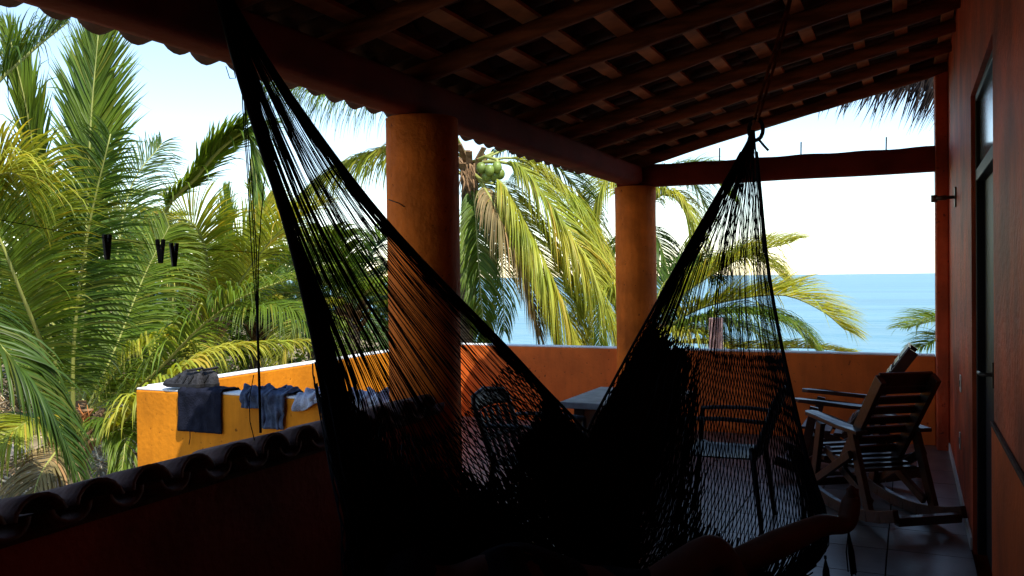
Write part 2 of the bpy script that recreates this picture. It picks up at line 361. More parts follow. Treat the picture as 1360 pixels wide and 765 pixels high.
b = MB(); b.grid(gbf, 40, 20); b.build('beam', M['beamred'], gb)
for px_, hh in ((957, .12), (1065, .12), (1178, .11)):
    l_ = (px_-680)/F0; d_ = 8.33/(.91+.4147*l_); x_ = d_*(-.4147+.91*l_)
    MB().tube([(x_, 8.33, 2.56), (x_+.003, 8.33, 2.58+hh)], .0065, 6).build('rebar_stub', M['rust_iron'], gb)

# ------------------------------------------------------------------ roof
def rz(x): return 2.60+.238*(x+2.15)
roof = thing('veranda_roof', 'sloping veranda roof of reddish logs, battens and clay tiles seen from below', 'roof', (-1, 4, 2.8))
RA = math.atan(.238)
for yy in [-.9, -.2, .5, 1.22, 1.94, 2.64, 3.34, 4.08, 4.80, 5.52, 6.25, 6.85, 7.48, 8.2]:
    pts = []; 
    ph = rnd(0, 6)
    for i in range(13):
        x = -2.62 + (XW-.003+2.62)*i/12
        pts.append((x, yy+.012*math.sin(ph+x*1.7), rz(x)+.048+.005*math.sin(ph*2+x*2.2)))
    MB().tube(pts, [.047+.005*math.sin(ph+i*.9)+.003*(i % 3) for i in range(13)], 10).build('rafter', M['log'], roof)
UP_ = V((0, 0, 1)); bx = -2.86; nb = 0
while bx < XW-.05:
    z = rz(bx)+.098
    X = Matrix.Translation((bx, 0, z+.012)) @ Matrix.Rotation(-RA, 4, 'Y')
    q = MB(); prev = X @ V((0, YB, 0)); yy = YB
    while yy < 8.26:
        y2 = min(8.262, yy+rnd(.9, 1.6)); cur = X @ V((rnd(-.014, .014), y2, rnd(-.002, .002))); q.bar(prev, cur, rnd(.07, .096), .024, X.to_3x3() @ UP_); prev = cur+V((0, .001, 0)); yy = y2
    q.build('batten', M['batten'], roof)
    bx += .282; nb += 1
# channel tiles: 300 individual, cover tiles joined
cht = barrel(.10, .085, .46, .013, -1, 8, 2).mesh('roof_tile', M['clay'])
cvt = barrel(.095, .08, .46, .013, 1, 8, 2)
per = .205; rows = 9; RY = 0
cover = MB(); rest = MB()
Mx = Matrix.Rotation(-RA, 4, 'Y')
chm = barrel(.10, .085, .46, .013, -1, 8, 2)
cells = []
for j in range(int((8.42-YB)/per)+1):
    y = YB+.1+j*per
    for r_ in range(rows):
        x = -2.62 + r_*.385         # upper end of each tile; it runs down by .46
        if x > XW-.02: x = XW-.02
        jit = rnd(-.02, .02) if r_ == 0 else 0
        P0 = V((x+jit, y+rnd(-.006, .006), rz(x)+.208+rnd(-.003, .003)+.012))
        cells.append((0 if y > 1.1 else 1, r_, y, P0))
        Pc = P0+V((0, per/2, -.012)); X = Matrix.Translation(Pc) @ Mx
        cover.add([X @ q for q in cvt.v], cvt.f, True)
cells.sort(key=lambda c: (c[0], c[1]))
for i, c in enumerate(cells):
    if i < 300:
        piece('roof_tile', cht, roof, c[3]-roof.location, (rnd(-.02, .02), -RA+rnd(-.012, .012), rnd(-.02, .02)))
    else:
        X = Matrix.Translation(c[3]) @ Mx; rest.add([X @ q for q in chm.v], chm.f, True)
rest.build('channel_tiles', M['clay'], roof, kind='stuff'); cover.build('cover_tiles', M['clay'], roof, kind='stuff')
# felt above tiles keeps the roof light tight
X = Matrix.Translation((0, 0, 0))
ms_ = MB(); ms_.add([(-2.5, YB-.15, rz(-2.5)+.33), (XW-.001, YB-.15, rz(XW)+.33), (XW-.001, 8.36, rz(XW)+.33), (-2.5, 8.36, rz(-2.5)+.33)], [(0,1,2,3)])
fb = MB(); fb.add([V((x_, y_, rz(x_)+z_)) for y_ in (8.27, 8.31) for x_ in (-2.6, XW-.004) for z_ in (.02, .28)], [(0,1,3,2),(4,6,7,5),(0,2,6,4),(1,5,7,3),(0,4,5,1),(2,3,7,6)]); fb.build('verge_board', M['log'], roof)
ms_.build('mortar_layer', M['clay'], roof, solid=.03)

# thatch beyond the roof
th = thing('thatched_roof', 'ragged dark dry palm thatch hanging behind the roof end at upper right', 'thatch', (0, 9.2, 3.2))
b = MB()
for i in range(520):
    u = rnd(0, 1)**.8; x = -1.05+1.7*u; y = 9.1+rnd(-.12, .3); z = 3.62+rnd(-.1, .25)
    L = rnd(.35, .6)*(.55+.75*u)+.12; d = V((-.35+rnd(-.25, .25), rnd(-.1, .1), -1)).normalized(); p0 = V((x, y, z)); wv = V((1, rnd(-.5, .5), 0)).normalized()*rnd(.006, .014)
    p1 = p0+d*L*.6; p2 = p0+d*L+V((-.04*u, 0, 0))
    b.add([p0-wv, p0+wv, p1+wv*.8, p1-wv*.8, p2], [(0,1,2,3), (3,2,4)])
b.build('thatch_fringe', M['thatch'], th, kind='stuff')
b = MB(); b.box((-1.1, 9.2, 3.5), (1.9, 10.4, 3.75), Matrix.Translation((0,0,.0))); b.build('thatch_bed', M['thatch'], th)
for x in (1.2,):
    MB().tube([(x, 10.2, -1.3), (x, 10.2, 3.5)], .06, 8).build('post', M['log'], th)

# ------------------------------------------------------------------ hammock
G = {  # station: five points from far edge to near edge
 0.00: [(284,-42,3.17),(283,-43,3.16),(282,-43,3.15),(281,-44,3.14),(279,-44,3.13)],
 0.10: [(377,112,3.33),(358,114,3.3),(340,112,3.24),(326,110,3.2),(318,105,3.16)],
 0.20: [(513,293,3.5),(470,318,3.46),(428,322,3.36),(398,318,3.26),(382,310,3.15)],
 0.30: [(671,459,3.75),(622,520,3.7),(555,560,3.5),(486,535,3.25),(422,478,3.08)],
 0.36: [(720,512,3.8),(690,590,3.75),(610,660,3.5),(500,640,3.2),(438,560,3.0)],
 0.43: [(755,548,3.86),(742,660,3.78),(680,760,3.5),(560,770,3.15),(462,680,2.93)],
 0.50: [(778,572,3.92),(790,720,3.8),(770,830,3.55),(690,860,3.15),(500,800,2.88)],
 0.56: [(786,560,3.97),(822,700,3.88),(850,815,3.65),(830,860,3.3),(760,880,2.98)],
 0.62: [(800,534,4.03),(848,650,3.98),(910,760,3.82),(980,800,3.5),(1010,790,3.3)],
 0.67: [(822,493,4.09),(872,580,4.08),(940,660,4.0),(1020,700,3.8),(1098,722,3.62)],
 0.72: [(842,456,4.14),(888,505,4.16),(950,545,4.14),(1020,570,4.0),(1072,610,3.88)],
 0.77: [(862,420,4.2),(905,455,4.24),(955,470,4.24),(1005,474,4.2),(1041,474,4.1)],
 0.85: [(908,336,4.3),(932,352,4.34),(962,358,4.36),(996,360,4.32),(1020,355,4.24)],
 0.93: [(960,246,4.42),(970,250,4.44),(982,252,4.45),(998,252,4.43),(1009,248,4.38)],
 1.00: [(993,186,4.54),(996,186,4.55),(998,186,4.55),(1000,186,4.55),(1003,186,4.54)],
}
us = sorted(G); GP = {u: [at(*q) for q in G[u]] for u in us}
def hs(u, v):
    # interpolate along u (centripetal not needed) for five rails, then across
    u = min(max(u, 0), 1); i = max(j for j in range(len(us)-1) if us[j] <= u+1e-9) if u < 1 else len(us)-2
    f = (u-us[i])/(us[i+1]-us[i]); rails = []
    for r_ in range(5):
        p1, p2 = GP[us[i]][r_], GP[us[i+1]][r_]
        d1 = (GP[us[i+1]][r_]-GP[us[i-1]][r_])/(us[i+1]-us[i-1]) if i > 0 else (p2-p1)/(us[i+1]-us[i])
        d2 = (GP[us[i+2]][r_]-GP[us[i]][r_])/(us[i+2]-us[i]) if i+2 < len(us) else (p2-p1)/(us[i+1]-us[i])
        h = us[i+1]-us[i]; f2, f3 = f*f, f*f*f
        rails.append(p1*(2*f3-3*f2+1)+d1*h*(f3-2*f2+f)+p2*(-2*f3+3*f2)+d2*h*(f3-f2))
    return cat_rom(rails, v)
ham = thing('hammock', 'large black string hammock hanging across the veranda with a person in it', 'hammock', (-1.6, 3.2, .3))
UL, UR = .315, .765
def thin(b, pts, r, n=3):
    b.tube(pts, r, n, cap=False, smooth=True)
def vdist(k):    # cords bunch towards both selvedges
    t_ = rnd(0, 1)
    if k < .12: return rnd(0, .04)
    if k < .45: return 1-abs(random.gauss(0, .085))
    return t_
sb = MB()
for i in range(330):
    v1 = min(1, max(0, vdist(i/330))); v0 = min(1, max(0, v1+rnd(-.12, .12))); e = UL+.055-.06*v1+rnd(-.01, .03)
    wob = rnd(0, 6); pts = []
    for k in range(15):
        t_ = k/14; u = t_*e; v = v0+(v1-v0)*t_
        pts.append(hs(u, v)+V((0, 0, .006*math.sin(wob+t_*7)))+V((rnd(-1, 1), rnd(-1, 1), 0))*.0015)
    thin(sb, pts, rnd(.0015, .0022))
def lump(k): return
for i in range(270):
    k = i/270
    if k < .42: v1 = abs(random.gauss(0, .085))
    elif k < .34: v1 = 1-abs(random.gauss(0, .015))
    else: v1 = rnd(0.02, 1)
    v1 = min(1, v1); v0 = min(1, max(0, v1+rnd(-.25, .25))); e = UR-rnd(-.01, .015); pts = []
    for q in range(14):
        t_ = q/13; u = 1-t_*(1-e); v = v0+(v1-v0)*min(1, t_*1.6); pts.append(hs(u, v)+V((rnd(-1, 1), 0, rnd(-1, 1)))*.001)
    thin(sb, pts, rnd(.0012, .0017))
sb.build('end_strings', M['black'], ham, kind='stuff')
# woven body: sprang net of zigzag strands
nb_ = MB(); NS = 132; cells_u = 74
for i in range(NS):
    pts = []
    off = rnd(-.15, .15)
    for k in range(cells_u+1):
        u = (UL-.006)+(UR-UL+.012)*k/cells_u; z = .5 if (k+i) % 2 else -.5
        v = (i+.5+z*.86+off*.3)/NS
        pts.append(hs(u, min(1, max(0, v)))+V((0, 0, .003*math.sin(i*1.7+k*.9))))
    thin(nb_, pts, rnd(.0024, .0031))
nb_.build('net', M['net'], ham, kind='stuff')
# loose folds of net that lie double along the far side and the sagging middle
nf = MB()
def fold(v, u0, u1, n, r_, off, zz=.006):
    pts = []; ph = rnd(0, 6)
    for k in range(n):
        u = u0+(u1-u0)*k/(n-1)
        pts.append(hs(u, min(1, max(0, v+(zz if k % 2 else -zz)*.6+.010*math.sin(k*.3+ph)+.004*math.sin(k*1.1+ph*2)))) + off)
    thin(nf, pts, r_)
for i in range(500):      # far side and bottom
    v = rnd(.02, .27) if i < 330 else min(.66, .24+abs(random.gauss(0, .17))); st = .365-.06*v
    fold(v, st+abs(random.gauss(0, .025)), .768-max(0, v-.35)*.8-abs(random.gauss(0, .03)), 30, rnd(.0035, .0055) if i < 330 else rnd(.0018, .0032), V((rnd(.0, .025), rnd(-.01, .02), -rnd(.0, .02)))*min(1, v*6))
for i in range(420):      # near side
    v = rnd(.42, 1); st = .365-.06*v
    fold(v, st+rnd(-.01, .03), rnd(.60, .66), 30, rnd(.0035, .0055), V((rnd(-.02, .02), rnd(-.02, .02), -rnd(.0, .03))))
for i in range(420):      # sagging middle under the sitter
    v = rnd(.22, .72); st = .375-.05*v
    fold(v, st+abs(random.gauss(0, .02)), .625-.12*v+rnd(-.03, .02), 26, rnd(.0035, .0055), V((rnd(-.02, .02), rnd(-.02, .02), -rnd(.0, .03))))
for i in range(60):       # thick near selvedge bundle
    v = 1-abs(random.gauss(0, .05)); fold(v, .26+rnd(-.03, .04), .72, 34, .003, V((rnd(-.01, .01), rnd(-.01, .01), 0)), .003)
nf.build('net_folds', M['net'], ham, kind='stuff')
def edge_cord(v, r, name):
    b = MB(); b.tube([hs(.02+.96*k/70, v) for k in range(71)], r, 6); b.build(name, M['black'], ham)
edge_cord(0.0, .007, 'selvedge'); edge_cord(1.0, .009, 'selvedge')
# gathered end knots, loop and hanging rope
b = MB(); e1 = hs(1, .5); b.tube([e1+V((0,0,-.05)), e1+V((0,0,.0)), e1+V((.005,0,.05))], [.016, .022, .014], 10); b.build('end_knot', M['black'], ham)
b = MB(); lp = []
for k in range(17):
    a = 2*math.pi*k/16; lp.append(e1+V((.02+.045*math.cos(a)*.8, .02, .055+.055*math.sin(a))))
b.tube(lp, .011, 6, cap=False); b.tube([e1+V((.03,0,.01)), e1+V((.06,0,-.03)), e1+V((.085,0,-.06))], .007, 6); b.build('loop', M['black'], ham)
B2 = at(1056, -26, 4.8)
b = MB(); b.tube([e1+V((.01,.01,.09)), at(1009,130,4.62), at(1030,62,4.7), B2], .009, 6)
b.tube([e1+V((.03,.01,.10)), at(1016,128,4.63), at(1037,60,4.71), B2], .008, 6)
b.build('rope', M['log'], ham)
e0 = hs(0, .5); b = MB(); b.tube([hs(.03, .5), e0, e0+V((-.05,-.04,.14))], [.024, .018, .012], 8); b.build('end_knot', M['black'], ham)
# fringe tassels at the near edge
for (a_, c_) in (((1126,698,3.62),(1133,762,3.62)), ((1096,738,3.6),(1098,775,3.6))):
    b = MB(); p, q = at(*a_), at(*c_)
    b.tube([p, p+(q-p)*.12], .006, 6)
    for k in range(16):
        a = rnd(0, 6.28); r_ = rnd(.004, .018); s_ = p+(q-p)*.12; b.tube([s_, s_+(q-s_)*.5+V((math.cos(a)*r_, math.sin(a)*r_, 0)), q+V((math.cos(a)*r_*1.1, math.sin(a)*r_*1.1, rnd(-.01, .01)))], .003, 3, cap=False)
    b.build('tassel', M['black'], ham)

# ------------------------------------------------------------------ person lying in the hammock
per_ = thing('person', 'person lying in the black hammock, bare brown knee and foot sticking out at right', 'person', at(830, 800, 3.3))
J = dict(pel=((815,795,3.3), .12), sp=((735,785,3.2), .125), ch=((660,780,3.1), .14), nk=((600,775,3.03), .055), hd=((570,775,3.0), .07), hd2=((545,770,2.97), .085),
  h1=((840,806,3.22), .09), k1=((950,724,3.28), .072), c1=((985,790,3.4), .055), a1=((1010,850,3.5), .038), f1=((1040,862,3.5), .03),
  h2=((838,792,3.42), .09), k2=((968,752,3.5), .058), c2=((1030,724,3.53), .064), a2=((1098,694,3.58), .046), he2=((1123,700,3.6), .046), f2=((1128,682,3.61), .045), b2=((1133,662,3.62), .044),
  s1=((668,745,3.0), .06), e1=((720,830,2.98), .042), w1=((800,850,3.1), .03), ha1=((825,850,3.15), .03),
  s2=((668,765,3.25), .06), e2=((730,800,3.35), .042), w2=((790,790,3.3), .03), ha2=((812,785,3.3), .03))
E_ = [('pel','sp'),('sp','ch'),('ch','nk'),('nk','hd'),('hd','hd2'),('pel','h1'),('h1','k1'),('k1','c1'),('c1','a1'),('a1','f1'),('pel','h2'),('h2','k2'),('k2','c2'),('c2','a2'),('a2','he2'),('he2','f2'),('f2','b2'),('ch','s1'),('s1','e1'),('e1','w1'),('w1','ha1'),('ch','s2'),('s2','e2'),('e2','w2'),('w2','ha2')]
def skin(name, J, E, parent, material, lvl=2):
    nm = list(J); org = parent.location
    me = bpy.data.meshes.new(name); me.from_pydata([(J[k][0] if isinstance(J[k][0], Vector) else at(*J[k][0]))-org for k in nm], [(nm.index(a), nm.index(b)) for a, b in E], [])
    o = bpy.data.objects.new(name, me); col.objects.link(o); o.parent = parent; me.materials.append(material)
    sk = o.modifiers.new('skin', 'SKIN'); sk.use_smooth_shade = True
    for i, k in enumerate(nm): me.skin_vertices[0].data[i].radius = (J[k][1], J[k][1]); me.skin_vertices[0].data[i].use_root = (i == 0)
    sb_ = o.modifiers.new('sub', 'SUBSURF'); sb_.levels = lvl; sb_.render_levels = lvl
    return o
# toes branch off the ball of the visible foot
bp_ = at(1129, 648, 3.6)
for i, (dx, dd) in enumerate(((-4, -.03), (-2, -.015), (0, 0), (1, .014), (3, .026))):
    r_ = (.0125, .009, .0085, .008, .007)[i]
    J['t%da' % i] = (at(1134+dx*.8, 652, 3.6+dd*1.25), r_*1.15); J['t%db' % i] = (at(1134+dx, 644+i*1.5, 3.6+dd*1.4), r_*1.05)
    E_ += [('b2', 't%da' % i), ('t%da' % i, 't%db' % i)]
for s_ in (1, 2):
    base = J['ha%d' % s_][0]
    for i in range(5):
        q = V((0, 0, 0)); px_ = base[0]+13+(-7 if i == 0 else 0); py_ = base[1]-8+i*4
        J['g%d%d' % (s_, i)] = (at(px_, py_, base[2]), .009); J['i%d%d' % (s_, i)] = (at(px_+12-3*abs(i-2), py_+3, base[2]), .007)
        E_ += [('ha%d' % s_, 'g%d%d' % (s_, i)), ('g%d%d' % (s_, i), 'i%d%d' % (s_, i))]
skin('body', J, E_, per_, M['skin'])
JS = dict(pel=((815,795,3.3), .135), h1=((842,805,3.22), .10), k1=((895,765,3.25), .088), h2=((838,793,3.42), .10), k2=((890,776,3.45), .085), w=((775,790,3.25), .135))
skin('shorts', JS, [('pel','h1'),('h1','k1'),('pel','h2'),('h2','k2'),('pel','w')], per_, M['fabric'])
JT = dict(w=((780,790,3.25), .137), sp=((735,785,3.2), .137), ch=((665,782,3.1), .155), n=((612,776,3.04), .07), s1=((668,745,3.0), .075), e1=((706,808,2.97), .058), s2=((668,765,3.25), .075), e2=((705,790,3.32), .055))
skin('shirt', JT, [('w','sp'),('sp','ch'),('ch','n'),('ch','s1'),('s1','e1'),('ch','s2'),('s2','e2')], per_, M['fabric'])
MB().ball(at(543, 768, 2.975), .1, 14, 10, (1, 1, 1)).build('hair', M['black'], per_)

# ------------------------------------------------------------------ cords and clothesline
hc = thing('hanging_cord', 'bundle of thin dark cords hanging straight down from the eave at left', 'cord', at(320, 110, 3.25))
b = MB()
for i, (x0, y0, x1, y1) in enumerate(((320,100,334,330), (323,120,338,330), (326,140,341,330), (351,235,343,340))):
    pts = [at(x0+(x1-x0)*k/6+rnd(-.6, .6), y0+(y1-y0)*k/6, 3.25) for k in range(7)] + [at(341+i*.7, 420, 3.22), at(343+i*.5, 500, 3.2), at(345, 572, 3.15)]
    b.tube(pts, .0026, 4)
b.tube([at(341, 400, 3.22), at(344, 500, 3.2), at(346, 575, 3.15)], .005, 5)
b.tube([at(337, 498, 3.2), at(331, 530, 3.2), at(332, 560, 3.18), at(338, 585, 3.15)], .0022, 4)
b.tube([at(300, 88, 3.2), at(305, 104, 3.2), at(313, 104, 3.2), at(310, 90, 3.2)], .002, 4)
b.build('cords', M['black'], hc)
cl = thing('clothesline', 'thin dark clothesline wire strung from the column towards the left', 'clothesline', at(213, 326, 2.9))
cpts = [at(-60, 286, 2.35), at(0, 292, 2.45), at(100, 311, 2.65), at(213, 326, 2.9), at(320, 334, 3.3), at(400, 341, 3.7), at(516, 352, 4.62)]
b = MB(); b.tube(cpts, .0011, 4); b.build('line', M['black'], cl)
def clothespin(px_, py_, d, rot, lab):
    c = thing('clothespin', lab, 'clothespin', at(px_, py_, d), 'clothespins on the clothesline')
    o = c.location
    for s_ in (-1, 1):
        X = Matrix.Translation(o) @ Matrix.Rotation(YAW+rot, 4, 'Z') @ Matrix.Rotation(s_*.12, 4, 'Y')
        MB().box((s_*.009-.006, -.006, -.068), (s_*.009+.006, .006, .012), X).build('jaw', M['shoedark'], c, bevel=.002)
    MB().tube([o+V((-.014, 0, -.02)), o+V((.014, 0, -.02))], .005, 6).build('spring', M['metal'], c)
clothespin(213, 322, 2.9, 0, 'dark clothespin hanging on the line, the middle and most visible one of three')
clothespin(142, 316, 2.75, 1.2, 'dark clothespin on the line in front of the big dark palm leaf, leftmost')
clothespin(231, 327, 2.95, .9, 'thin dark clothespin turned edge on, right next to the middle one')
hkc = thing('nail', 'short bent wire nailed into the left side of the thick column', 'wire', at(516, 266, 4.66))
MB().tube([at(516, 265, 4.62), at(530, 270, 4.63), at(541, 277, 4.66)], .003, 5).build('wire', M['metal'], hkc)

# ------------------------------------------------------------------ laundry and shoes
def fx(px_, z=.785, y=4.3):   # world x seen at this column of the photo on the parapet front
    l_ = (px_-680)/F0; return (y/(.91+.4147*l_))*(-.4147+.91*l_)
def cloth(name, lab, cat, x0, x1, top_back, drop, material, amp=.012, seed=0, skew=0, taper=0, hem=0):
    t_ = thing(name, lab, cat, ((x0+x1)/2, 4.37, .79)); b = MB()
    def fn(u, v):
        # v along the length: from behind over the top to the hem in front
        Ltot = top_back+.15+drop; s_ = v*Ltot
        xx = x0+(x1-x0)*(u+taper*(v-.5)*(u-.5))+skew*v
        wr = amp*(math.sin(u*9+seed+v*3)+.6*math.sin(u*21+seed*2-v*5)+.5*math.sin(v*17+u*4+seed))
        dr = drop*(1+hem*math.sin(u*5+seed))
        if s_ < top_back: return V((xx, 4.458+abs(wr)*.6, .79-(top_back-s_)))
        if s_ < top_back+.15: return V((xx+wr, 4.45-(s_-top_back), .798+abs(wr)*1.2))
        k = (s_-top_back-.15)/drop
        return V((xx+wr*.4, 4.288-abs(wr)*1.0-.004, .793-k*dr))
    b.grid(fn, 26, 34); b.build('fabric', material, t_, solid=.004)
    return t_
xs0, xs1 = fx(237), fx(294)
sh = cloth('shorts', 'dark navy shorts hanging over the yellow orange parapet below the shoes', 'shorts', xs0, xs1, .05, .27, M['navy'], .006, 1)
MB().tube([((xs0*.7+xs1*.3), 4.27, .54), ((xs0*.7+xs1*.3)-.004, 4.275, .48), ((xs0*.7+xs1*.3)-.02, 4.28, .44)], .003, 5).build('drawstring', M['navy'], sh)
cloth('shirt', 'crumpled slate blue shirt draped over the parapet right of the navy shorts', 'shirt', fx(318), fx(345), .04, .09, M['slate'], .018, 3, .02)
cloth('shirt', 'darker slate garment hanging lower beside the crumpled slate shirt', 'shirt', fx(346), fx(379), .06, .21, M['slate'], .016, 5, 0, -.2)
cloth('towel', 'pale blue grey cloth lying on the parapet top beside hammock edge', 'cloth', fx(396), fx(440), .02, .06, M['lightcloth'], .016, 7, -.03, 0, .5)
cloth('towel', 'pale blue cloth bunched on the parapet seen through the hammock strings', 'cloth', fx(462), fx(520), .02, .12, M['lightcloth'], .024, 9, .03)
def shoe(org, ang, lab):
    t_ = thing('shoe', lab, 'shoe', org, 'shoes on the parapet')
    X = Matrix.Translation(org) @ Matrix.Rotation(ang, 4, 'Z')
    prof = [(-.145,.018,.035,.012),(-.13,.04,.05,.02),(-.09,.048,.058,.022),(-.04,.046,.075,.02),(.0,.041,.10,.018),(.04,.038,.118,.018),(.09,.038,.112,.018),(.13,.034,.105,.02),(.15,.018,.08,.022)]
    n = 14
    up = MB(); vs = []
    for (x, w_, h, _) in prof:
        for k in range(n):
            a = math.pi*k/(n-1); vs.append(X @ V((x, math.cos(a)*w_*(1-.28*math.sin(a)*(h > .09)), .022+(h-.022)*max(0.0, math.sin(a))**.75)))
    fs = [(i*n+k, (i+1)*n+k, (i+1)*n+k+1, i*n+k+1) for i in range(len(prof)-1) for k in range(n-1)]
    fs += [tuple(range(n)), tuple((len(prof)-1)*n+k for k in range(n))[::-1]]
    up.add(vs, fs, True); up.build('upper', M['shoe'], t_)
    so_ = MB(); vs = []; 
    out = [(x, s_*w_*1.12) for s_ in (1,) for (x, w_, h, _) in prof] + [(x, -w_*1.12) for (x, w_, h, _) in prof[::-1]]
    m_ = len(out)
    for z in (0, .026): vs += [X @ V((x*1.03, y_, z+(.012 if x < -.12 else 0)*(z == 0))) for x, y_ in out]
    so_.add(vs, [tuple(range(m_))[::-1], tuple(m_+k for k in range(m_))]+[(k, (k+1) % m_, m_+(k+1) % m_, m_+k) for k in range(m_)]); so_.build('sole', M['shoedark'], t_, bevel=.003)
    b = MB()
    for k in range(5):
        x = -.06+.022*k; z = .075+.011*k
        b.tube([X @ V((x, -.022, z-.014)), X @ V((x+.004, 0, z-.001)), X @ V((x, .022, z-.014))], .0022, 5)
    b.build('laces', M['shoe'], t_)
    b = MB(); b.tube([X @ V((.06, -.03, .11)), X @ V((.1, -.034, .118)), X @ V((.14, -.02, .125)), X @ V((.15, 0, .13)), X @ V((.14, .02, .125)), X @ V((.1, .034, .118)), X @ V((.06, .03, .11))], .008, 6); b.build('collar', M['shoedark'], t_)
    for dx in (-.03, .03, .08):
        MB().bar(X @ V((dx, -.044, .035)), X @ V((dx+.03, -.033, .085)), .012, .004, V((0, -1, 0))).build('side_strip', M['shoedark'], t_)
x_ = fx(235); shoe(V((x_, 4.345, .802)), .06, 'dark grey trail shoe at the front edge of the parapet corner, toe left')
shoe(V((x_+.07, 4.43, .802)), -.10, 'second dark shoe half hidden behind the first on the parapet')

# ------------------------------------------------------------------ table and plastic chairs
tb_ = thing('table', 'grey stone slab table on block legs at the sea end', 'table', (-1.5, 5.5, 0))
MB().box((-2.0, 5.08, .68), (-1.34, 5.88, .72)).build('table_top', M['stone'], tb_, bevel=.006)
MB().box((-1.93, 5.15, 0), (-1.86, 5.8, .679)).build('leg', M['wood'], tb_, bevel=.004)
MB().box((-1.48, 5.15, 0), (-1.41, 5.8, .679)).build('leg', M['wood'], tb_, bevel=.004)
def plastic_chair(x, y, ang, lab, tilt=0, backh=.8):
    c = thing('plastic_chair', lab, 'chair', (x, y, 0), 'dark plastic armchairs around the table')
    X = Matrix.Translation((x, y, 0)) @ Matrix.Rotation(ang, 4, 'Z') @ Matrix.Rotation(tilt, 4, 'X')
    # local: faces +y
    s_ = MB()
    def seat(u, v):
        a = u-.5; q = v-.5
        return X @ V((a*.46*(1-.06*v), -q*.44, .43-.03*(1-4*a*a)*(1-4*q*q)+(.015*(v < .1))))
    s_.grid(seat, 12, 12); s_.build('seat', M['plastic'], c, solid=.008)
    def bpt(u, h): # u -1..1, h 0..1
        return X @ V((u*.22*(1+.05*h), -.2-.13*h-.03*(1-u*u), .43+(backh-.43)*h+.02*(1-u*u)*h))
    fr = MB(); fr.tube([bpt(-1, 0), bpt(-1, .5), bpt(-1, .9), bpt(-.85, 1), bpt(0, 1.03), bpt(.85, 1), bpt(1, .9), bpt(1, .5), bpt(1, 0)], .016, 6); fr.build('back_frame', M['plastic'], c)
    bd = MB(); bd.grid(lambda u, v: bpt((u-.5)*1.96, .78+.22*v), 10, 4); bd.build('head_band', M['plastic'], c, solid=.008)
    for k in range(5):
        u = -.72+.36*k; q = MB(); q.grid(lambda a, v: bpt(u+(a-.5)*.20, .02+.74*v), 2, 6); q.build('slat', M['plastic'], c, solid=.007)
    bd = MB(); bd.grid(lambda u, v: bpt((u-.5)*1.96, .30+.07*v), 10, 2); bd.build('cross_band', M['plastic'], c, solid=.008)
    for s in (-1, 1):
        ar = MB(); ar.grid(lambda u, v: X @ V((s*(.235+.05*(v-.5)+.01*math.sin(u*3)), .2-.46*u, .655+.012*math.sin(u*3)-.006*abs(v-.5)*4)), 8, 4); ar.build('armrest', M['plastic'], c, solid=.01)
        for fy in (1, -1):
            l = MB(); l.tube([X @ V((s*.25, fy*.25, 0)), X @ V((s*.225, fy*.2, .43)), X @ V((s*.235, fy*.19, .65 if fy > 0 else .5))], [.018, .024, .02], 6, sq=.7); l.build('leg', M['plastic'], c)
plastic_chair(-1.98, 4.72, -math.pi/2, 'dark plastic chair by the thick column, its slotted back seen through hammock strings')
plastic_chair(-1.03, 5.38, math.pi/2, 'dark plastic armchair behind the netted right half of the hammock')

